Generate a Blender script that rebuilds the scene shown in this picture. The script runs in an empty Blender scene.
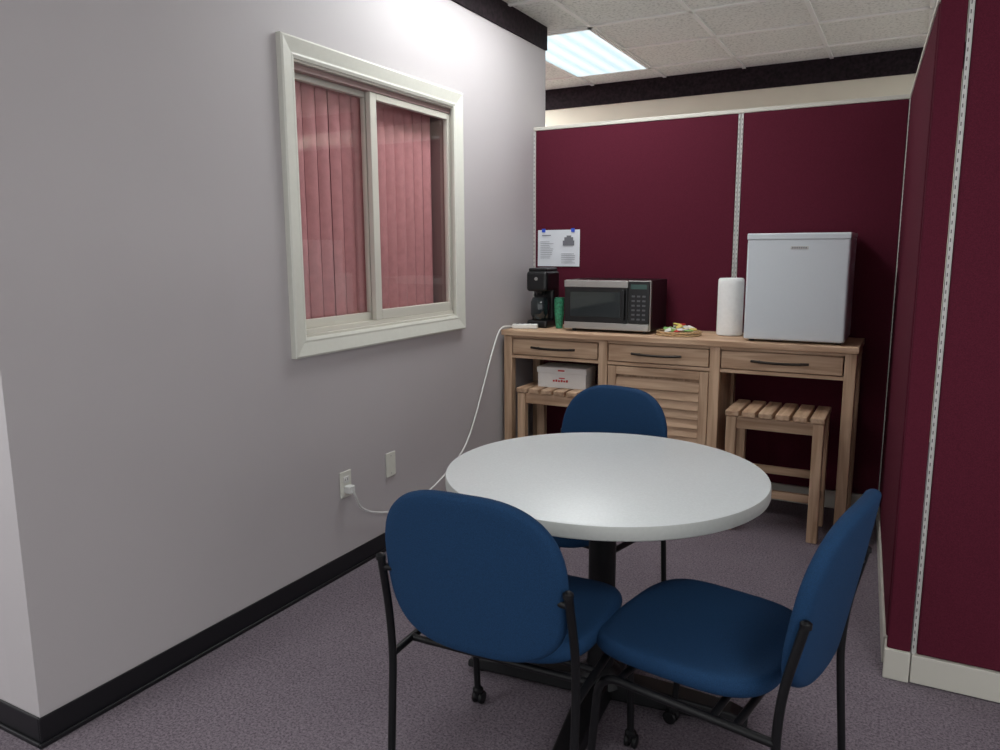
import bpy, bmesh, math, random
from mathutils import Vector, Matrix
random.seed(4)
S = bpy.context.scene
try:
    S.view_settings.view_transform = 'Standard'
    S.view_settings.look = 'None'
except Exception as e:
    print(e)

# ------------------------------------------------------------ materials
MATS = {}
def newmat(name):
    m = bpy.data.materials.new(name); m.use_nodes = True
    return m, m.node_tree.nodes, m.node_tree.links, m.node_tree.nodes['Principled BSDF']

def mat(name, col, rough=0.5, metal=0.0, noise=0.0, nscale=40, bump=0.0, bscale=None, coat=0.0, spec=None, stretch=(1,1,1), emit=None, estr=0):
    if name in MATS: return MATS[name]
    m, N, L, p = newmat(name)
    p.inputs['Base Color'].default_value = (*col, 1)
    p.inputs['Roughness'].default_value = rough
    p.inputs['Metallic'].default_value = metal
    if coat: p.inputs['Coat Weight'].default_value = coat
    if spec is not None: p.inputs['Specular IOR Level'].default_value = spec
    if emit:
        p.inputs['Emission Color'].default_value = (*emit, 1)
        p.inputs['Emission Strength'].default_value = estr
    tc = N.new('ShaderNodeTexCoord'); mp = N.new('ShaderNodeMapping')
    mp.inputs['Scale'].default_value = stretch
    L.new(tc.outputs['Object'], mp.inputs['Vector'])
    n = N.new('ShaderNodeTexNoise'); n.inputs['Scale'].default_value = nscale; n.inputs['Detail'].default_value = 4
    L.new(mp.outputs[0], n.inputs['Vector'])
    if noise > 0:
        r = N.new('ShaderNodeValToRGB')
        r.color_ramp.elements[0].position = 0.3; r.color_ramp.elements[1].position = 0.7
        r.color_ramp.elements[0].color = (*[c*(1-noise) for c in col], 1)
        r.color_ramp.elements[1].color = (*[min(1, c*(1+noise)) for c in col], 1)
        L.new(n.outputs['Fac'], r.inputs['Fac']); L.new(r.outputs['Color'], p.inputs['Base Color'])
    if bump > 0:
        n2 = n
        if bscale:
            n2 = N.new('ShaderNodeTexNoise'); n2.inputs['Scale'].default_value = bscale; n2.inputs['Detail'].default_value = 3
            L.new(mp.outputs[0], n2.inputs['Vector'])
        b = N.new('ShaderNodeBump'); b.inputs['Strength'].default_value = bump; b.inputs['Distance'].default_value = 0.002
        L.new(n2.outputs['Fac'], b.inputs['Height']); L.new(b.outputs[0], p.inputs['Normal'])
    MATS[name] = m
    return m

def wood(axis, name='wood', c1=(0.37,0.225,0.135), c2=(0.61,0.425,0.285)):
    key = f'{name}_grain_{axis}'
    if key in MATS: return MATS[key]
    m, N, L, p = newmat(key)
    p.inputs['Roughness'].default_value = 0.6
    tc = N.new('ShaderNodeTexCoord'); oi = N.new('ShaderNodeObjectInfo')
    add = N.new('ShaderNodeVectorMath'); add.operation = 'ADD'
    sc = N.new('ShaderNodeVectorMath'); sc.operation = 'SCALE'; sc.inputs['Scale'].default_value = 7
    cx = N.new('ShaderNodeCombineXYZ')
    for i in range(3): L.new(oi.outputs['Random'], cx.inputs[i])
    L.new(cx.outputs[0], sc.inputs[0])
    L.new(tc.outputs['Object'], add.inputs[0]); L.new(sc.outputs[0], add.inputs[1])
    mp = N.new('ShaderNodeMapping')
    s = [22, 22, 22]; s[axis] = 1.6
    mp.inputs['Scale'].default_value = s
    L.new(add.outputs[0], mp.inputs['Vector'])
    n = N.new('ShaderNodeTexNoise'); n.inputs['Scale'].default_value = 1.6; n.inputs['Detail'].default_value = 6; n.inputs['Distortion'].default_value = 0.6
    L.new(mp.outputs[0], n.inputs['Vector'])
    r = N.new('ShaderNodeValToRGB')
    e = r.color_ramp.elements
    e[0].position = 0.32; e[0].color = (*c1, 1); e[1].position = 0.66; e[1].color = (*c2, 1)
    L.new(n.outputs['Fac'], r.inputs['Fac'])
    hs = N.new('ShaderNodeHueSaturation')
    mr = N.new('ShaderNodeMapRange'); mr.inputs['To Min'].default_value = 0.85; mr.inputs['To Max'].default_value = 1.12
    L.new(oi.outputs['Random'], mr.inputs['Value']); L.new(mr.outputs[0], hs.inputs['Value'])
    L.new(r.outputs['Color'], hs.inputs['Color']); L.new(hs.outputs[0], p.inputs['Base Color'])
    b = N.new('ShaderNodeBump'); b.inputs['Strength'].default_value = 0.25; b.inputs['Distance'].default_value = 0.002
    L.new(n.outputs['Fac'], b.inputs['Height']); L.new(b.outputs[0], p.inputs['Normal'])
    MATS[key] = m
    return m

M_wall = mat('wall_paint', (0.485,0.455,0.464), 0.5, noise=0.015, nscale=3, bump=0.12, bscale=350)
M_cream = mat('cream_paint', (0.68,0.65,0.53), 0.6, noise=0.02, nscale=6)
M_black_base = mat('black_vinyl', (0.006,0.006,0.008), 0.35)
M_border = mat('dark_border', (0.014,0.008,0.011), 0.75, noise=0.7, nscale=45, spec=0.2)
M_trim = mat('window_trim_paint', (0.70,0.70,0.63), 0.35, noise=0.02)
M_vinyl = mat('window_vinyl', (0.62,0.60,0.53), 0.35)
M_alum = mat('mauve_track', (0.30,0.20,0.19), 0.45)
M_blind = mat('blind_vane_reflected_pink', (0.56,0.27,0.28), 0.6, noise=0.08, nscale=25)  # pink reflection of the burgundy partition painted into the pale vanes
M_burg = mat('burgundy_fabric', (0.089,0.0120,0.0255), 0.9, noise=0.2, nscale=420, bump=0.3, bscale=600, spec=0.12)
M_pframe = mat('partition_metal', (0.56,0.54,0.48), 0.4)
M_silver = mat('slotted_steel', (0.52,0.51,0.49), 0.4, metal=0.1)
M_slot = mat('slot_dark', (0.06,0.05,0.05), 0.7)
M_blue = mat('blue_upholstery', (0.009,0.038,0.098), 0.85, noise=0.25, nscale=500, bump=0.35, bscale=700, spec=0.2)
M_tube = mat('black_steel', (0.004,0.004,0.005), 0.45, noise=0.1, spec=0.3)
M_lam = mat('white_laminate', (0.66,0.69,0.70), 0.38, noise=0.04, nscale=160)
M_lamedge = mat('laminate_edge', (0.46,0.47,0.45), 0.45, noise=0.03, nscale=100)
M_whitepl = mat('white_plastic', (0.68,0.68,0.66), 0.35, noise=0.01)
M_fridge = mat('fridge_enamel', (0.61,0.655,0.69), 0.32, noise=0.012, nscale=200, bump=0.05, bscale=300)
M_gask = mat('dark_gasket', (0.05,0.05,0.05), 0.6)
M_blackpl = mat('black_plastic', (0.008,0.008,0.009), 0.28, noise=0.1)
M_glassb = mat('black_glass', (0.012,0.018,0.02), 0.08, coat=0.5)
M_steel = mat('brushed_steel', (0.46,0.45,0.43), 0.35, metal=0.75, noise=0.08, nscale=60, stretch=(1,1,30))
M_bronze = mat('dark_bronze', (0.03,0.024,0.02), 0.4, metal=0.7)
M_green = mat('green_paper', (0.04,0.24,0.13), 0.6, noise=0.6, nscale=70)
M_paper = mat('white_paper', (0.66,0.68,0.72), 0.8, noise=0.01)
M_towel = mat('towel_paper', (0.80,0.80,0.79), 0.9, noise=0.03, nscale=60, bump=0.6, bscale=160)
M_card = mat('cardboard_white', (0.70,0.68,0.66), 0.7, noise=0.02)
M_red = mat('red_print', (0.50,0.02,0.02), 0.6)
M_yellow = mat('yellow_wrapper', (0.72,0.58,0.16), 0.4, noise=0.1)
M_lime = mat('green_wrapper', (0.22,0.42,0.12), 0.4, noise=0.1)
M_wicker = mat('wicker', (0.50,0.33,0.17), 0.7, noise=0.35, nscale=90, bump=0.6)
M_ink = mat('ink_grey', (0.16,0.16,0.18), 0.8)
M_pin = mat('blue_pin', (0.02,0.08,0.55), 0.4)
M_cord = mat('white_cord', (0.72,0.72,0.70), 0.45)
M_key = mat('keypad_grey', (0.10,0.10,0.11), 0.5)
M_disp = mat('display_dim', (0.05,0.10,0.09), 0.2)
M_tbar = mat('ceiling_bar', (0.84,0.84,0.81), 0.45)
M_lens_bright = mat('lamp_lens', (0.8,0.8,0.8), 0.5, emit=(0.97,1.0,1.0), estr=12.5)
M_lens_soft = mat('lamp_lens_soft', (0.8,0.8,0.8), 0.5, emit=(0.98,1.0,0.99), estr=16)
M_lens_fill = mat('fill_lens_strong', (0.8,0.8,0.8), 0.5, emit=(0.96,1.0,1.0), estr=27)  # lens of the added, unseen fill fixtures only
M_dark = mat('dark_room_paint', (0.30,0.11,0.12), 0.8)

def lens_prism():
    m, N, L, p = newmat('lamp_lens_prismatic')
    tc = N.new('ShaderNodeTexCoord')
    w = N.new('ShaderNodeTexWave'); w.bands_direction = 'X'; w.inputs['Scale'].default_value = 2.6; w.inputs['Distortion'].default_value = 0
    w.inputs['Phase Offset'].default_value = 1.57
    n = N.new('ShaderNodeTexNoise'); n.inputs['Scale'].default_value = 40
    L.new(tc.outputs['Object'], w.inputs['Vector']); L.new(tc.outputs['Object'], n.inputs['Vector'])
    mu = N.new('ShaderNodeMath'); mu.operation = 'MULTIPLY_ADD'; mu.inputs[1].default_value = 0.7
    m2 = N.new('ShaderNodeMath'); m2.operation = 'MULTIPLY'; m2.inputs[1].default_value = 0.3
    L.new(n.outputs['Fac'], m2.inputs[0]); L.new(w.outputs['Fac'], mu.inputs[0]); L.new(m2.outputs[0], mu.inputs[2])
    r = N.new('ShaderNodeValToRGB'); e = r.color_ramp.elements
    e[0].position = .1; e[0].color = (.55,.73,.80,1); e[1].position = .9; e[1].color = (.82,.96,1,1)
    L.new(mu.outputs[0], r.inputs['Fac']); L.new(r.outputs['Color'], p.inputs['Emission Color'])
    p.inputs['Emission Strength'].default_value = 1.1; p.inputs['Base Color'].default_value = (.2,.22,.24,1)
    return m
M_lens_dim = lens_prism()

def carpet():
    m, N, L, p = newmat('carpet')
    p.inputs['Roughness'].default_value = 0.95; p.inputs['Specular IOR Level'].default_value = 0.1
    tc = N.new('ShaderNodeTexCoord')
    n = N.new('ShaderNodeTexNoise'); n.inputs['Scale'].default_value = 130; n.inputs['Detail'].default_value = 6; n.inputs['Roughness'].default_value = 0.8
    n2 = N.new('ShaderNodeTexNoise'); n2.inputs['Scale'].default_value = 2.2; n2.inputs['Detail'].default_value = 3
    for q in (n, n2): L.new(tc.outputs['Object'], q.inputs['Vector'])
    r = N.new('ShaderNodeValToRGB'); e = r.color_ramp.elements
    e[0].position = 0.37; e[0].color = (0.086,0.069,0.086,1)
    e[1].position = 0.63; e[1].color = (0.280,0.238,0.270,1)
    L.new(n.outputs['Fac'], r.inputs['Fac'])
    mx = N.new('ShaderNodeMixRGB'); mx.blend_type = 'MULTIPLY'; mx.inputs['Fac'].default_value = 0.25
    r2 = N.new('ShaderNodeValToRGB'); r2.color_ramp.elements[0].position = .35; r2.color_ramp.elements[0].color = (.7,.68,.7,1); r2.color_ramp.elements[1].position = .65
    L.new(n2.outputs['Fac'], r2.inputs['Fac'])
    L.new(r.outputs['Color'], mx.inputs['Color1']); L.new(r2.outputs['Color'], mx.inputs['Color2'])
    L.new(mx.outputs[0], p.inputs['Base Color'])
    b = N.new('ShaderNodeBump'); b.inputs['Strength'].default_value = 0.4; b.inputs['Distance'].default_value = 0.003
    L.new(n.outputs['Fac'], b.inputs['Height']); L.new(b.outputs[0], p.inputs['Normal'])
    return m
M_carpet = carpet()

def ctile():
    m, N, L, p = newmat('acoustic_tile')
    p.inputs['Roughness'].default_value = 0.9
    tc = N.new('ShaderNodeTexCoord')
    n = N.new('ShaderNodeTexNoise'); n.inputs['Scale'].default_value = 60; n.inputs['Detail'].default_value = 5
    L.new(tc.outputs['Object'], n.inputs['Vector'])
    r = N.new('ShaderNodeValToRGB'); e = r.color_ramp.elements
    e[0].position = 0.34; e[0].color = (0.58,0.59,0.55,1); e[1].position = 0.50; e[1].color = (0.80,0.81,0.765,1)
    L.new(n.outputs['Fac'], r.inputs['Fac']); L.new(r.outputs['Color'], p.inputs['Base Color'])
    b = N.new('ShaderNodeBump'); b.inputs['Strength'].default_value = 0.25; b.inputs['Distance'].default_value = 0.002
    L.new(n.outputs['Fac'], b.inputs['Height']); L.new(b.outputs[0], p.inputs['Normal'])
    return m
M_tile = ctile()

def glassmat():
    m, N, L, p = newmat('window_glass')
    out = N['Material Output']; N.remove(p)
    t = N.new('ShaderNodeBsdfTransparent'); t.inputs['Color'].default_value = (0.96,0.93,0.93,1)
    g = N.new('ShaderNodeBsdfGlossy'); g.inputs['Roughness'].default_value = 0.03
    mx = N.new('ShaderNodeMixShader'); lw = N.new('ShaderNodeLayerWeight'); lw.inputs['Blend'].default_value = 0.5
    pw = N.new('ShaderNodeMath'); pw.operation = 'POWER'; pw.inputs[1].default_value = 3.5
    ma = N.new('ShaderNodeMath'); ma.operation = 'MULTIPLY_ADD'; ma.inputs[1].default_value = 0.8; ma.inputs[2].default_value = 0.07
    L.new(lw.outputs['Facing'], pw.inputs[0]); L.new(pw.outputs[0], ma.inputs[0])
    L.new(ma.outputs[0], mx.inputs[0]); L.new(t.outputs[0], mx.inputs[1]); L.new(g.outputs[0], mx.inputs[2])
    L.new(mx.outputs[0], out.inputs['Surface'])
    return m
M_glass = glassmat()

# ------------------------------------------------------------ helpers
def link(o, parent=None):
    S.collection.objects.link(o)
    if parent: o.parent = parent
    return o
def empty(name, loc=(0,0,0), rz=0):
    e = bpy.data.objects.new(name, None); e.location = loc; e.rotation_euler = (0,0,rz)
    e.empty_display_size = 0.05
    return link(e)
def obj_from_bm(name, bm, m, parent=None, loc=(0,0,0), smooth=False, bevel=0, seg=2, angle=35):
    me = bpy.data.meshes.new(name); bm.to_mesh(me); bm.free()
    o = bpy.data.objects.new(name, me); o.location = loc
    if isinstance(m, (list, tuple)):
        for q in m: me.materials.append(q)
    else: me.materials.append(m)
    if smooth:
        for f in me.polygons: f.use_smooth = True
    link(o, parent)
    if bevel:
        b = o.modifiers.new('bevel', 'BEVEL'); b.width = bevel; b.segments = seg; b.limit_method = 'ANGLE'; b.angle_limit = math.radians(angle)
    return o
def addbox(bm, x0, x1, y0, y1, z0, z1, mi=0):
    vs = [bm.verts.new(c) for c in ((x0,y0,z0),(x1,y0,z0),(x1,y1,z0),(x0,y1,z0),(x0,y0,z1),(x1,y0,z1),(x1,y1,z1),(x0,y1,z1))]
    for f in ((0,3,2,1),(4,5,6,7),(0,1,5,4),(1,2,6,5),(2,3,7,6),(3,0,4,7)):
        fa = bm.faces.new([vs[i] for i in f]); fa.material_index = mi
def box(name, x0, x1, y0, y1, z0, z1, m, parent=None, bevel=0.0, seg=2, rot=None):
    cx, cy, cz = (x0+x1)/2, (y0+y1)/2, (z0+z1)/2
    bm = bmesh.new(); addbox(bm, x0-cx, x1-cx, y0-cy, y1-cy, z0-cz, z1-cz)
    if m == 'wood':
        d = [x1-x0, y1-y0, z1-z0]; m = wood(d.index(max(d)))
    o = obj_from_bm(name, bm, m, parent, (cx,cy,cz), bevel=bevel, seg=seg)
    if rot: o.rotation_euler = rot
    return o
def boxes(name, lst, m, parent=None, bevel=0.0):
    bm = bmesh.new()
    for b in lst: addbox(bm, *b)
    return obj_from_bm(name, bm, m, parent, bevel=bevel)
def lathe(name, prof, m, parent=None, loc=(0,0,0), seg=48, rot=None, bevel=0):
    bm = bmesh.new(); rings = []
    for r, z in prof:
        if r < 1e-6: rings.append([bm.verts.new((0,0,z))])
        else: rings.append([bm.verts.new((r*math.cos(2*math.pi*i/seg), r*math.sin(2*math.pi*i/seg), z)) for i in range(seg)])
    for a, b in zip(rings, rings[1:]):
        for i in range(seg):
            j = (i+1) % seg
            if len(a) == 1 and len(b) == 1: continue
            if len(a) == 1: bm.faces.new((a[0], b[i], b[j]))
            elif len(b) == 1: bm.faces.new((a[i], a[j], b[0]))
            else: bm.faces.new((a[i], a[j], b[j], b[i]))
    bmesh.ops.recalc_face_normals(bm, faces=bm.faces)
    o = obj_from_bm(name, bm, m, parent, loc)
    for f in o.data.polygons: f.use_smooth = True
    e = o.modifiers.new('es', 'EDGE_SPLIT'); e.split_angle = math.radians(40)
    if rot: o.rotation_euler = rot
    return o
def fillet(pts, r, n=6):
    P = [Vector(p) for p in pts]; out = [P[0]]
    for a, b, c in zip(P, P[1:], P[2:]):
        u = (a-b); v = (c-b); ru = min(r, u.length*0.45, v.length*0.45)
        s = b + u.normalized()*ru; e = b + v.normalized()*ru
        for i in range(n+1):
            t = i/n; out.append((1-t)**2*s + 2*t*(1-t)*b + t*t*e)
    out.append(P[-1]); return out
def tube(name, pts, r, m, parent=None, fr=0.0, res=5, smooth=False):
    if fr: pts = fillet(pts, fr)
    cu = bpy.data.curves.new(name, 'CURVE'); cu.dimensions = '3D'; cu.bevel_depth = r; cu.bevel_resolution = res; cu.use_fill_caps = True
    if smooth:
        sp = cu.splines.new('NURBS'); sp.points.add(len(pts)-1)
        for q, p in zip(sp.points, pts): q.co = (*p, 1)
        sp.use_endpoint_u = True; sp.order_u = 4; cu.resolution_u = 8
    else:
        sp = cu.splines.new('POLY'); sp.points.add(len(pts)-1)
        for q, p in zip(sp.points, pts): q.co = (*p, 1)
    cu.materials.append(m)
    o = bpy.data.objects.new(name, cu)
    return link(o, parent)
def pad(name, a, b, n, thick, fn, m, parent, seg=64, crown=0.012):
    prof = []
    for s in (0.0, 0.25, 0.5, 0.7, 0.85, 0.94): prof.append((s, thick/2 + crown*(1-s*s)))
    for k in range(1, 6):
        an = math.pi*k/6
        prof.append((0.94+0.06*math.sin(an), thick/2*math.cos(an)))
    for s in (0.94, 0.85, 0.7, 0.5, 0.25, 0.0): prof.append((s, -thick/2 - crown*0.5*(1-s*s)))
    bm = bmesh.new(); rings = []
    for s, t in prof:
        if s == 0: rings.append([bm.verts.new(fn(0,0,t))]); continue
        ring = []
        for i in range(seg):
            th = 2*math.pi*i/seg
            c, d = math.cos(th), math.sin(th)
            p = a*math.copysign(abs(c)**(2/n), c)*s; q = b*math.copysign(abs(d)**(2/n), d)*s
            ring.append(bm.verts.new(fn(p, q, t)))
        rings.append(ring)
    for x, y in zip(rings, rings[1:]):
        for i in range(seg):
            j = (i+1) % seg
            if len(x) == 1: bm.faces.new((x[0], y[i], y[j]))
            elif len(y) == 1: bm.faces.new((x[i], x[j], y[0]))
            else: bm.faces.new((x[i], x[j], y[j], y[i]))
    bmesh.ops.recalc_face_normals(bm, faces=bm.faces)
    return obj_from_bm(name, bm, m, parent, smooth=True)

# ------------------------------------------------------------ room shell
XL = -2.10; YB = 4.33; CH = 2.75; YF = 6.2; YC = 1.11
WY0, WY1, WZ0, WZ1 = 2.25, 3.405, 1.058, 2.112     # window opening
box('floor', -4.6, 4.2, -3.2, 6.4, -0.06, 0, M_carpet)
box('ceiling', -4.6, 4.2, -3.2, 6.4, CH, CH+0.06, M_tile)
boxes('wall_left', [(XL-0.14, XL, YC, WY0, 0, CH), (XL-0.14, XL, WY1, 4.50, 0, CH),
                    (XL-0.14, XL, WY0, WY1, 0, WZ0), (XL-0.14, XL, WY0, WY1, WZ1, CH)], M_wall)
box('wall_near', -4.4, XL-0.14, YC, YC+0.12, 0, CH, M_wall)
box('wall_office_end', -4.4, XL-0.14, 4.38, 4.50, 0, CH, M_dark)
box('wall_office_far', -4.52, -4.4, YC+0.12, 4.5, 0, CH, M_dark)
box('wall_far', -4.4, 4.0, YF, YF+0.12, 0, CH, M_cream)
# border bands + baseboards
box('trim_left', XL, XL+0.012, YC, 4.50, 2.615, CH, M_border)
box('trim_far', -4.4, 4.0, YF-0.015, YF, 2.585, CH, M_border)
bm = bmesh.new()
addbox(bm, XL, XL+0.007, YC-0.007, YB-0.005, 0.0, 0.088); addbox(bm, XL+0.007, XL+0.016, YC-0.016, YB-0.005, 0.0, 0.014)
obj_from_bm('baseboard_left', bm, M_black_base, bevel=0.003)
bm = bmesh.new()
addbox(bm, -4.4, XL, YC-0.007, YC, 0.0, 0.088); addbox(bm, -4.4, XL+0.007, YC-0.016, YC-0.007, 0.0, 0.014)
obj_from_bm('baseboard_near', bm, M_black_base, bevel=0.003)
# ceiling grid
L = []
k = -1.84
xs = [k+0.61*i for i in range(-4, 10) if -4.4 < k+0.61*i < 4.0]
ys = [4.60+0.61*i for i in range(-12, 3)]
for x in xs: L.append((x-0.012, x+0.012, -3.0, YF-0.02, CH-0.010, CH))
for y in ys: L.append((-4.4, 4.0, y-0.012, y+0.012, CH-0.010, CH))
boxes('trim_ceiling_grid', L, M_tbar)

def ceiling_light(cx, cy, lens, prism=False):
    e = empty('ceiling_light', (cx, cy, CH))
    w, l = 0.60, 1.21
    bm = bmesh.new()
    for b in ((-w/2, -w/2+.02, -l/2, l/2), (w/2-.02, w/2, -l/2, l/2), (-w/2, w/2, -l/2, -l/2+.02), (-w/2, w/2, l/2-.02, l/2)):
        addbox(bm, *b, -0.016, -0.001)
    obj_from_bm('frame', bm, M_tbar, e)
    box('lens', -w/2+.02, w/2-.02, -l/2+.02, l/2-.02, -0.012, -0.004, lens, e)
    return e
ceiling_light(-2.145, 5.21, M_lens_dim)
ceiling_light(-1.535, 3.38, M_lens_bright)
ceiling_light(0.905, 0.34, M_lens_soft)
ceiling_light(-2.755, -0.88, M_lens_soft)
ceiling_light(1.515, 5.21, M_lens_fill)  # unseen fixture added to brighten the far wall and ceiling
ceiling_light(-3.365, 5.21, M_lens_fill)  # added fill fixture, hidden behind the left wall end

# ------------------------------------------------------------ window
w = empty('window_1', (XL, 0, 0))
def frame_mesh(name, y0, y1, z0, z1, wd, prof, m, parent):
    bm = bmesh.new(); rings = []
    for t, x in prof:
        d = wd*t
        rings.append([bm.verts.new(c) for c in ((x,y0+d,z0+d),(x,y1-d,z0+d),(x,y1-d,z1-d),(x,y0+d,z1-d))])
    for a, b in zip(rings, rings[1:]):
        for i in range(4): bm.faces.new((a[i], a[(i+1)%4], b[(i+1)%4], b[i]))
    bmesh.ops.recalc_face_normals(bm, faces=bm.faces)
    return obj_from_bm(name, bm, m, parent)
CY0, CY1, CZ0, CZ1 = 2.18, 3.458, 0.985, 2.184
frame_mesh('casing', CY0, CY1, CZ0, CZ1, 0.075, [(0,0.0005),(0,0.024),(0.10,0.028),(0.3,0.025),(0.75,0.018),(0.85,0.019),(1.0,0.014),(1.0,0.0005)], M_trim, w)
boxes('jamb', [(-0.14, 0.006, WY0, WY0+0.012, WZ0, WZ1), (-0.14, 0.006, WY1-0.014, WY1, WZ0, WZ1),
               (-0.14, 0.006, WY0, WY1, WZ1-0.012, WZ1), (-0.14, 0.006, WY0, WY1, WZ0, WZ0+0.012)], M_vinyl, w, 0.001)
box('rear_reveal', -0.135, -0.044, WY1-0.017, WY1-0.0135, WZ0+.012, WZ1-.012, M_alum, w)
boxes('track', [(-0.045, -0.012, WY0+.012, WY1-.012, WZ1-0.035, WZ1-0.012), (-0.078,-0.045, WY0+.012, WY1-.012, WZ1-0.032, WZ1-0.012)], M_alum, w, 0.001)
boxes('sill_track', [(-0.078, -0.012, WY0+.012, WY1-.012, WZ0+.012, WZ0+0.03)], M_vinyl, w, 0.001)
def sash(nm, y0, y1, z0, z1, x0, x1, wl, wr, wb, wt, m):
    boxes(nm, [(x0,x1,y0,y0+wl,z0,z1),(x0,x1,y1-wr,y1,z0,z1),(x0,x1,y0+wl,y1-wr,z0,z0+wb),(x0,x1,y0+wl,y1-wr,z1-wt,z1)], m, w, 0.003)
    bm = bmesh.new(); xm = (x0+x1)/2
    bm.faces.new([bm.verts.new(c_) for c_ in ((xm,y0+wl,z0+wb),(xm,y1-wr,z0+wb),(xm,y1-wr,z1-wt),(xm,y0+wl,z1-wt))])
    obj_from_bm(nm+'_glass', bm, M_glass, w)
sash('sash_sliding', 2.745, WY1-.015, WZ0+.03, WZ1-.035, -0.042, -0.016, 0.045, 0.022, 0.045, 0.03, M_vinyl)
sash('sash_fixed', WY0+.013, 2.80, WZ0+.03, WZ1-.032, -0.076, -0.050, 0.03, 0.05, 0.035, 0.025, M_vinyl)
b = empty('vertical_blind', (XL-0.112, 0, 0))
bm = bmesh.new()
y = WY0+0.058
while y < WY1-0.05:
    a = math.radians(-1+random.uniform(-6,6)); hw = 0.0400
    dx, dy = hw*math.sin(a), hw*math.cos(a)
    n = 9; cols = []
    for i in range(n):
        s = -1+2*i/(n-1); bow = 0.020*(1-s*s)
        px = s*dx + bow*math.cos(a); py = y + s*dy - bow*math.sin(a)
        cols.append((bm.verts.new((px,py,WZ0+0.02)), bm.verts.new((px,py,WZ1-0.045))))
    for c, d in zip(cols, cols[1:]): bm.faces.new((c[0], d[0], d[1], c[1]))
    y += 0.0775
obj_from_bm('vanes', bm, M_blind, b, smooth=True)
box('head_rail', -0.022, 0.022, WY0+.014, WY1-.020, WZ1-0.045, WZ1-0.013, M_alum, b)

# ------------------------------------------------------------ partitions
def partition(name, origin, rz, length, h, seams=(), t=0.055, base_h=0.10, posts_at=None, endgap=True):
    e = empty(name, origin, rz)
    marks = [0.0]+list(seams)+[length]
    for i, (a, c) in enumerate(zip(marks, marks[1:])):
        g = 0.014
        c2 = c-g if (endgap or c != length) else c-0.001
        box(f'panel_{i+1}', a+g, c2, 0, t, base_h+0.002, h-0.022, M_burg, e, 0.006)
        box(f'raceway_{i+1}', a+0.001, c-0.001, -0.008, t+0.008, 0.004, base_h, M_pframe, e, 0.003)
    box('top_cap', 0, length, -0.004, t+0.004, h-0.022, h, M_pframe, e, 0.004)
    bm = bmesh.new(); bs = bmesh.new()
    for s in marks:
        if s == length and not endgap: continue
        w0, w1 = s-0.013, s+0.013
        if s == 0: w0 = 0.0
        if s == length: w1 = length
        addbox(bm, w0, w0+0.009, 0.0, t, base_h, h-0.022)
        if s not in (0.0, length): addbox(bm, w1-0.009, w1, 0.0, t, base_h, h-0.022)
        addbox(bm, w0+0.009, w1, 0.006, t-0.006, base_h, h-0.022)
        z = base_h+0.02
        while z < h-0.05:
            addbox(bs, w0+0.0035, w0+0.006, -0.0006, 0.0005, z, z+0.011)
            if s not in (0.0, length): addbox(bs, w1-0.006, w1-0.0035, -0.0006, 0.0005, z, z+0.011)
            z += 0.0254
    obj_from_bm('posts', bm, M_silver, e); obj_from_bm('slots', bs, M_slot, e)
    return e
PH = 2.135
partition('cubicle_partition', (XL+0.001, YB, 0), 0, 1.98+0.06, PH, seams=[1.233])
ang = math.atan2(-(4.31-2.70), (0.012+0.068))
partition('cubicle_partition', (-0.068, 4.325, 0), ang, 1.612, PH, endgap=False)
partition('cubicle_partition', (0.088, 2.632, 0), 0, 2.4, PH, seams=[1.22])
e = empty('partition_corner_post', (0.016, 2.632, 0))
box('cover', 0, 0.069, 0, 0.07, 0.102, PH-0.022, M_burg, e, 0.006)
box('base', -0.006, 0.070, -0.010, 0.07, 0.0, 0.104, M_pframe, e, 0.004)
box('cap', -0.002, 0.071, -0.004, 0.074, PH-0.022, PH, M_pframe, e, 0.004)

# ------------------------------------------------------------ console
CT = 0.94; YC0 = 3.88; YC1 = 4.318
c = empty('wooden_console_table', (0,0,0))
lx = [-2.045, -1.458, -0.853, -0.2235]
LW = 0.052
n = 4; yy = YC0-0.015; st = (YC1-yy)/n
for i in range(n):
    box(f'top_plank_{i+1}', -2.082, -0.190, yy+i*st+.0008, yy+(i+1)*st-.0008, CT-0.03, CT, 'wood', c, 0.003)
for i, x in enumerate(lx):
    box(f'leg_front_{i+1}', x-LW/2, x+LW/2, YC0, YC0+LW, 0, CT-0.031, 'wood', c, 0.004)
    box(f'leg_back_{i+1}', x-LW/2, x+LW/2, YC1-LW, YC1, 0, CT-0.031, 'wood', c, 0.004)
AB = 0.778
for i in range(3):
    x0, x1 = lx[i]+LW/2, lx[i+1]-LW/2
    box(f'rail_top_{i+1}', x0, x1, YC0+.006, YC0+.03, CT-0.045, CT-0.031, 'wood', c, 0.001)
    box(f'rail_bottom_{i+1}', x0, x1, YC0+.006, YC0+.03, AB, AB+0.018, 'wood', c, 0.001)
    box(f'drawer_{i+1}', x0+.006, x1-.006, YC0+.002, YC0+.024, AB+0.022, CT-0.05, 'wood', c, 0.003)
    box(f'drawer_case_{i+1}', x0+.01, x1-.01, YC0+.03, YC1-.02, AB+0.005, CT-0.035, 'wood', c)
    xc = (x0+x1)/2; zc = (AB+0.022+CT-0.05)/2
    hw = 0.135
    tube(f'handle_{i+1}', [(xc-hw,YC0-.018,zc+.003),(xc-hw*.5,YC0-.026,zc-.001),(xc,YC0-.028,zc-.002),(xc+hw*.5,YC0-.026,zc-.001),(xc+hw,YC0-.018,zc+.003)], 0.0065, M_bronze, c, smooth=True)
    for s in (-1,1):
        tube(f'handle_stem_{i+1}_{s+2}', [(xc+s*hw*.72,YC0+.003,zc),(xc+s*hw*.72,YC0-.024,zc)], 0.006, M_bronze, c)
for s, i in ((1,0),(-1,3)):
    x = lx[i]
    box(f'side_rail_{i}', x-.012, x+.012, YC0+LW, YC1-LW, AB, CT-.031, 'wood', c, 0.002)
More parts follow.
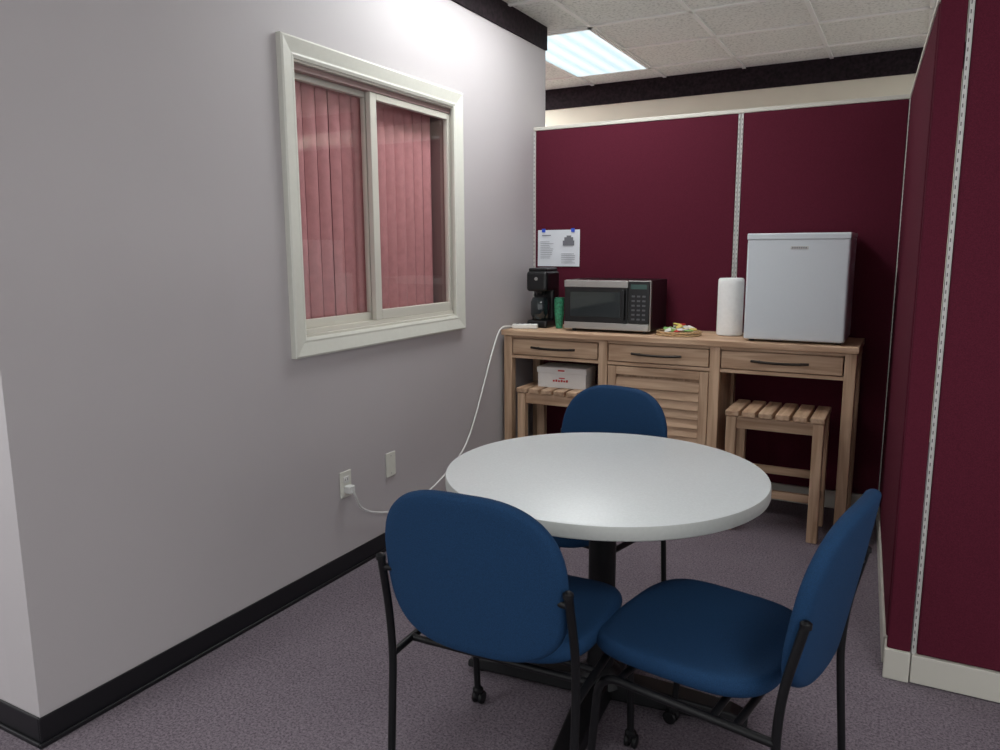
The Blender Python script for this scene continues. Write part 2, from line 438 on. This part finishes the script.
x0, x1 = lx[1]+LW/2, lx[2]-LW/2
box('cabinet_side_1', lx[1]-.01, lx[1]+.01, YC0+LW, YC1-LW, 0.12, AB, 'wood', c)
box('cabinet_side_2', lx[2]-.01, lx[2]+.01, YC0+LW, YC1-LW, 0.12, AB, 'wood', c)
box('cabinet_bottom', x0, x1, YC0+.01, YC1-.02, 0.10, 0.13, 'wood', c)
box('cabinet_back', x0, x1, YC1-.02, YC1-.008, 0.12, AB, 'wood', c)
dz0, dz1 = 0.135, AB-0.006; sw = 0.05
box('door_stile_1', x0+.004, x0+sw, YC0+.004, YC0+.028, dz0, dz1, 'wood', c, 0.003)
box('door_stile_2', x1-sw, x1-.004, YC0+.004, YC0+.028, dz0, dz1, 'wood', c, 0.003)
box('door_rail_1', x0+sw, x1-sw, YC0+.004, YC0+.028, dz1-sw*.9, dz1, 'wood', c, 0.003)
box('door_rail_2', x0+sw, x1-sw, YC0+.004, YC0+.028, dz0, dz0+sw, 'wood', c, 0.003)
z = dz0+sw+0.022; i = 0
while z < dz1-sw*.9-0.01:
    box(f'door_louvre_{i+1}', x0+sw, x1-sw, YC0+.008, YC0+.017, z-0.030, z+0.028, 'wood', c, 0.003, rot=(math.radians(-16),0,0))
    z += 0.048; i += 1
box('door_inner', x0+sw, x1-sw, YC0+.032, YC0+.038, dz0, dz1, 'wood', c)

# ------------------------------------------------------------ stools
def stool(cx, cy, rz=0, W=0.47, D=0.32, H=0.615):
    e = empty('slatted_wooden_stool', (cx, cy, 0), rz)
    n = 6; p = W/n
    for i in range(n):
        x = -W/2+p*i
        box(f'seat_slat_{i+1}', x+.007, x+p-.007, -D/2, D/2, H-.028, H, 'wood', e, 0.005)
    lw = 0.048
    fx, fy = W/2-.035, D/2-.03
    for a in (-1,1):
        for b_ in (-1,1):
            box(f'leg_{a+2}_{b_+2}', a*fx-lw/2, a*fx+lw/2, b_*fy-lw/2, b_*fy+lw/2, 0, H-.029, 'wood', e, 0.004)
    for b_ in (-1,1):
        box(f'apron_long_{b_+2}', -fx+lw/2, fx-lw/2, b_*fy-.010, b_*fy+.010, H-.09, H-.029, 'wood', e, 0.002)
    for a in (-1,1):
        box(f'apron_short_{a+2}', a*fx-.010, a*fx+.010, -fy+lw/2, fy-lw/2, H-.09, H-.029, 'wood', e, 0.002)
        box(f'stretcher_short_{a+2}', a*fx-.010, a*fx+.010, -fy+lw/2, fy-lw/2, 0.15, 0.19, 'wood', e, 0.002)
    box('stretcher_back', -fx+lw/2, fx-lw/2, fy-.010, fy+.010, 0.24, 0.28, 'wood', e, 0.002)
    box('stretcher_front', -fx+lw/2, fx-lw/2, -.012, .012, 0.15, 0.19, 'wood', e, 0.002)
    return e
stool(-0.533, 3.90)
stool(-1.735, 3.985)

# ------------------------------------------------------------ items on the console
e = empty('cardboard_box', (-1.725, 4.01, 0.6155), math.radians(3))
box('body', -.145, .145, -.09, .09, 0, .10, M_card, e, 0.002)
box('lid', -.15, .15, -.095, .095, .085, .118, M_card, e, 0.003)
bm = bmesh.new()
for i, x in enumerate((-.052,-.036,-.02,-.004,.012,.028)):
    addbox(bm, x, x+.011, -.0915, -.0903, .035, .045+.003*(i%2))
addbox(bm, -.015, .02, -.0915, -.0903, .054, .060)
addbox(bm, -.02, .02, -.0965, -.0952, .097, .105)
obj_from_bm('print', bm, M_red, e)

# mini fridge
e = empty('mini_fridge', (-0.492, 3.91, CT))
fw = 0.232
box('cabinet', -fw, fw, .045, .395, .012, .512, M_fridge, e, 0.008, 3)
box('gasket', -fw+.008, fw-.008, .034, .046, .018, .50, M_gask, e)
box('door', -fw, fw, 0, .035, .012, .507, M_fridge, e, 0.010, 4)
box('top_cap', -fw-.003, fw+.003, .0, .398, .511, .532, M_fridge, e, 0.006, 3)
box('door_cap', -fw-.002, fw+.002, -.003, .034, .500, .530, M_fridge, e, 0.006, 3)
box('badge', -.03, .05, -.0025, -.0002, .455, .469, M_steel, e, 0.001)
boxes('badge_lettering', [(-.024+i*.010, -.017+i*.010, -.0032, -.0024, .458, .466) for i in range(7)], M_ink, e)
for sx in (-1,1):
    for yy in (.06,.37):
        lathe(f'foot_{sx+2}_{yy}', [(0,0.0005),(.014,0.0005),(.014,.013),(0,.013)], M_blackpl, e, (sx*(fw-.03), yy, 0), 16)

lathe('paper_towel_roll', [(.018,.001),(.060,.001),(.0665,.006),(.067,.03),(.067,.275),(.066,.297),(.060,.305),(.020,.305),(.020,.285),(.018,.285),(.018,.001)], M_towel, None, (-.842, 4.15, CT), 48)

# microwave
e = empty('microwave_oven', (-1.482, 3.985, CT))
hw, mh = .25, .290
box('body', -hw, hw, .028, .315, .015, mh, M_blackpl, e, 0.004)
box('front_panel', -hw, hw, .008, .029, .015, mh, M_steel, e, 0.003)
box('door', -hw+.004, .125, -.012, .008, .052, mh-.03, M_blackpl, e, 0.004)
box('door_window', -hw+.04, .085, -.0145, -.0115, .085, mh-.065, M_glassb, e, 0.002)
box('door_top_strip', -hw+.002, .127, -.014, .008, mh-.040, mh-.002, M_steel, e, 0.003)
box('door_bottom_strip', -hw+.002, hw-.002, -.014, .008, .017, .055, M_steel, e, 0.003)
box('control_panel', .132, hw-.003, -.012, .008, .058, mh-.004, M_blackpl, e, 0.003)
box('display', .145, hw-.016, -.0135, -.0118, mh-.045, mh-.02, M_disp, e)
L = []
for r in range(6):
    for q in range(3): L.append((.150+q*.030, .168+q*.030, -.0135, -.0118, .076+r*.025, .086+r*.025))
boxes('keypad', L, M_key, e)
box('handle', .098, .114, -.034, -.022, .075, mh-.05, M_blackpl, e, 0.004)
boxes('handle_posts', [(.101,.111,-.024,-.012,.085,.095),(.101,.111,-.024,-.012,mh-.07,mh-.06)], M_blackpl, e)
for sx in (-1,1):
    for yy in (.05,.28): lathe(f'foot_{sx+2}_{yy}', [(0,.0005),(.012,.0005),(.012,.016),(0,.016)], M_blackpl, e, (sx*.21,yy,0), 16)

# coffee maker
e = empty('coffee_maker', (-1.94, 4.13, CT))
box('base', -.066, .066, -.085, .10, .0005, .045, M_blackpl, e, 0.014, 4)
box('column', -.066, .066, .01, .10, .04, .31, M_blackpl, e, 0.014, 4)
box('brew_head', -.068, .068, -.09, .10, .215, .335, M_blackpl, e, 0.02, 5)
box('lid', -.058, .058, -.075, .09, .332, .352, M_blackpl, e, 0.008, 3)
lathe('spout', [(0,.19),(.020,.19),(.030,.22),(0,.22)], M_blackpl, e, (0,-.035,0), 24)
lathe('drip_plate', [(0,.044),(.045,.044),(.047,.049),(0,.049)], M_blackpl, e, (0,-.035,0), 32)
lathe('button', [(0,0),(.010,0),(.010,.004),(0,.005)], M_steel, e, (0,-.089,.29), 24, rot=(math.pi/2,0,0))
lathe('carafe', [(0,.051),(.044,.051),(.056,.08),(.056,.15),(.044,.180),(0,.180)], M_glassb, e, (0,-.035,0), 32)

# stack of paper cups
prof = [(0,0.0005),(.020,0.0005),(.0285,.085),(.030,.086),(.030,.089)]
z = .089
for i in range(8):
    prof += [(.0285,z+.0005),(.0285,z+.008),(.030,z+.009),(.030,z+.0115)]; z += .0115
prof += [(.027,z),(.022,z-.06),(0,z-.06)]
lathe('paper_cup_stack', prof, M_green, None, (-1.812, 4.09, CT), 32)

# snack tray
e = empty('snack_tray', (-1.085, 4.04, CT), math.radians(4))
pad('mat', .118, .11, 2.6, .008, lambda p,q,t: Vector((p, q, .006+t)), M_wicker, e, crown=0)
tube('rim', [(.115*math.cos(2*math.pi*i/32), .107*math.sin(2*math.pi*i/32), .020) for i in range(33)], .005, M_wicker, e)
cols = [M_yellow, M_card, M_lime, M_yellow, M_lime, M_card, M_lime, M_card, M_yellow, M_red, M_card]
for i in range(26):
    a = random.uniform(0, 6.28); r = random.uniform(0,.085)
    m_ = cols[i % len(cols)]
    ph = random.uniform(0,6.28); tx = random.uniform(-.4,.4); zz = .024+random.uniform(0,.034)*(1-r/.12)
    o = pad(f'packet_{i+1}', .032, .018, 4, .005, lambda p,q,t: Vector((p,q,t)), m_, e, seg=24, crown=.004)
    o.location = (r*math.cos(a), r*math.sin(a), zz); o.rotation_euler = (tx, random.uniform(-.25,.25), ph)

# single landscape notice pinned on the partition
x0, x1, z0, z1 = -2.065, -1.785, 1.297, 1.518
e = empty('pinned_notice', (x0, YB-0.0035, z0))
W, H = x1-x0, z1-z0
bm = bmesh.new(); nn = 8; cc = []
for i in range(nn+1):
    t = i/nn; yb = -0.004*(1-t)**2
    cc.append((bm.verts.new((0, yb, H*t)), bm.verts.new((W/2, yb*.6, H*t)), bm.verts.new((W, yb, H*t))))
for a_, b_ in zip(cc, cc[1:]):
    bm.faces.new((a_[0], a_[1], b_[1], b_[0])); bm.faces.new((a_[1], a_[2], b_[2], b_[1]))
obj_from_bm('sheet', bm, M_paper, e)
L = [(.03,.09,-.0052,-.0045,H-.035,H-.03)]+[(.02,.02+random.uniform(.06,.09),-.0052,-.0045,z_*0.011+.05,z_*0.011+.052) for z_ in range(10)]
L += [(.16,.16+random.uniform(.07,.095),-.0052,-.0045,z_*0.011+.02,z_*0.011+.022) for z_ in range(6)]
L += [(.17,.245,-.0052,-.0045,H-.095,H-.065),(.18,.238,-.0052,-.0045,H-.065,H-.045),(.195,.225,-.0052,-.0045,H-.045,H-.035)]
boxes('printing', L, M_ink, e)
for px in (.04, .235):
    boxes(f'tape_{px}', [(px-.011,px+.011,-.0058,.001,H-.014,H+.008)], M_pin, e)

# ------------------------------------------------------------ outlets + cord
def plate(name, y, z, recept):
    e = empty(name, (XL+.0005, y, z))
    box('plate', 0, .006, -.036, .036, -.058, .058, M_trim, e, 0.003, 3)
    if recept:
        for zz in (-.02,.02):
            box(f'receptacle_{zz}', .005, .009, -.017, .017, zz-.015, zz+.015, M_whitepl, e, 0.003)
            boxes(f'slots_{zz}', [(.0088,.0094,-.008,-.006,zz-.003,zz+.007),(.0088,.0094,.006,.008,zz-.003,zz+.007)], M_slot, e)
    else:
        for zz in (-.042,.042): lathe(f'screw_{zz}', [(0,0),(.003,0),(.003,.001),(0,.0015)], M_steel, e, (.006,0,zz), 12, rot=(0,math.pi/2,0))
    return e
plate('wall_outlet', 2.464, .40, True)
plate('blank_wall_plate', 2.79, .405, False)
e = empty('power_strip', (-1.985, 3.985, CT), math.radians(20))
box('housing', -.075, .075, -.022, .022, .0005, .028, M_cord, e, 0.006, 3)
boxes('sockets', [(x-.008,x+.008,-.008,.008,.0275,.0285) for x in (-.045,-.015,.015,.045)], M_key, e)
inv = Matrix.Translation((-1.985,3.985,CT)) @ Matrix.Rotation(math.radians(20),4,'Z'); inv = inv.inverted()
pts = [(XL+.04,2.465,.378),(XL+.055,2.468,.355),(XL+.035,2.50,.30),(XL+.025,2.57,.245),(XL+.025,2.70,.195),(XL+.025,2.85,.170),(XL+.025,3.02,.180),(XL+.025,3.19,.225),(XL+.025,3.36,.29),
       (XL+.025,3.46,.36),(XL+.025,3.56,.50),(XL+.025,3.66,.68),(XL+.025,3.75,.83),(XL+.022,3.815,.92),(XL+.035,3.85,.972),(-2.05,3.93,.953),(-2.04,3.965,.954)]
tube('cable', [inv @ Vector(q) for q in pts], .0048, M_cord, e, smooth=True)
pl = box('plug', -.016, .016, -.0175, .0175, -.0175, .0175, M_cord, e, 0.006, 3)
pl.location = inv @ Vector((XL+.0265, 2.4645, .3795)); pl.rotation_euler = (0,0,-math.radians(20))

# ------------------------------------------------------------ round table
TX, TY, TR = -0.779, 2.10, 0.480
e = empty('round_pedestal_table', (TX, TY, 0))
lathe('top', [(0,.700),(TR-.006,.700),(TR-.001,.703)], M_lamedge, e, seg=96)
lathe('edge_band', [(TR-.001,.703),(TR,.706),(TR,.734),(TR-.002,.7385)], M_lamedge, e, seg=96)
lathe('top_surface', [(TR-.002,.7385),(TR-.005,.740),(0,.740)], M_lam, e, seg=96)
lathe('column', [(0,.05),(.042,.05),(.042,.68),(0,.68)], M_tube, e, seg=32)
lathe('column_collar', [(.0,.055),(.080,.055),(.065,.09),(.043,.11),(.0,.11)], M_tube, e, seg=32)
boxes('top_spider', [(-.25,.25,-.02,.02,.68,.699),(-.02,.02,-.25,.25,.68,.699)], M_tube, e, 0.003)
for i in range(4):
    a = math.radians(6+90*i)
    bm = bmesh.new(); R0, R1 = .03, .45
    sec = []
    for r, wd, z0, z1 in ((R0,.048,.016,.078),(.2,.044,.016,.070),(.40,.038,.014,.052),(R1,.034,.014,.036)):
        sec.append([bm.verts.new((r,-wd,z0)), bm.verts.new((r,wd,z0)), bm.verts.new((r,wd*.85,z1)), bm.verts.new((r,-wd*.85,z1))])
    for p, q in zip(sec, sec[1:]):
        for j in range(4): bm.faces.new((p[j], p[(j+1)%4], q[(j+1)%4], q[j]))
    bm.faces.new(sec[0]); bm.faces.new(sec[-1])
    bmesh.ops.recalc_face_normals(bm, faces=bm.faces)
    o = obj_from_bm(f'base_arm_{i+1}', bm, M_tube, e, bevel=.006, seg=3); o.rotation_euler = (0,0,a)
    lathe(f'glide_{i+1}', [(0,0.0003),(.02,0.0003),(.02,.014),(0,.016)], M_tube, e, (.41*math.cos(a), .41*math.sin(a), 0), 20)

# ------------------------------------------------------------ chairs
def chair(cx, cy, deg):
    e = empty('upholstered_stacking_chair', (cx, cy, 0), math.radians(deg))
    def seatf(p, q, t):
        z = .452 + t - .9*max(0, q-.12)**2 + .18*p*p
        return Vector((p*(1+.10*q), q+.01, z))
    pad('seat', .234, .226, 3.6, .046, seatf, M_blue, e, crown=.009)
    def backf(p, q, t):
        wd = 1 - .12*(max(0,q)/.2)**2 - .01*max(0,-q)/.2
        x = p*wd
        y = -.272 - .17*(q+.2) + .50*x*x + t
        return Vector((x, y, .670+q))
    pad('backrest', .234, .206, 3.15, .034, backf, M_blue, e, crown=.006)
    r = .0100; X = .245
    for s in (-1,1):
        tube(f'rear_leg_{s+2}', [(s*.241,-.300,.672),(s*.246,-.265,.52),(s*X,-.256,.40),(s*X,-.285,.0105)], r, M_tube, e, fr=.10)
        tube(f'side_rail_{s+2}', [(s*X,-.257,.400),(s*X,.160,.405),(s*X,.190,.052)], r, M_tube, e, fr=.06)
        tube(f'seat_bracket_{s+2}', [(s*X,-.12,.403),(s*.12,-.12,.413)], .009, M_tube, e)
        tube(f'back_bracket_{s+2}', [(s*.241,-.293,.645),(s*.20,-.284,.645)], .009, M_tube, e)
        lathe(f'tube_cap_{s+2}', [(0,0),(r+.002,0),(r+.002,.010),(.006,.015),(0,.016)], M_tube, e, (s*.241,-.3005,.667), 16)
        lathe(f'rear_glide_{s+2}', [(0,0.0003),(.014,0.0003),(.015,.02),(0,.022)], M_tube, e, (s*X,-.285,0), 16)
        for k in (-1,1):
            lathe(f'caster_wheel_{s+2}_{k+2}', [(0,-.006),(.018,-.006),(.0205,-.003),(.0205,.003),(.018,.006),(0,.006)], M_tube, e, (s*X+k*.011,.198,.021), 24, rot=(0,math.pi/2,0))
        box(f'caster_fork_{s+2}', s*X-.004, s*X+.004, .180, .210, .02, .05, M_tube, e, .002)
        lathe(f'caster_hood_{s+2}', [(0,.046),(.017,.043),(.017,.052),(.011,.058),(0,.058)], M_tube, e, (s*X,.191,0), 20)
    tube('cross_rail_front', [(-X,.11,.404),(X,.11,.404)], .009, M_tube, e)
    tube('cross_rail_rear', [(-X,-.17,.401),(X,-.17,.401)], .009, M_tube, e)
    return e
chair(-0.845, 1.690, 2)
chair(-0.386, 1.785, 80)
chair(-1.033, 2.43, 168)

# ------------------------------------------------------------ world + camera
wd = bpy.data.worlds.new('World'); S.world = wd; wd.use_nodes = True
wd.node_tree.nodes['Background'].inputs[0].default_value = (.98,.99,1,1)
wd.node_tree.nodes['Background'].inputs[1].default_value = 1.15
cam = bpy.data.cameras.new('camera'); co = bpy.data.objects.new('camera', cam); link(co)
cam.sensor_width = 36; cam.lens = 36*757/1000; cam.clip_start = 0.02
R = Matrix.Rotation(math.radians(28.4), 4, 'Z') @ Matrix.Rotation(math.radians(90-9.4), 4, 'X') @ Matrix.Rotation(math.radians(-0.3), 4, 'Z')
co.matrix_world = Matrix.Translation((0,0,1.40)) @ R
S.camera = co
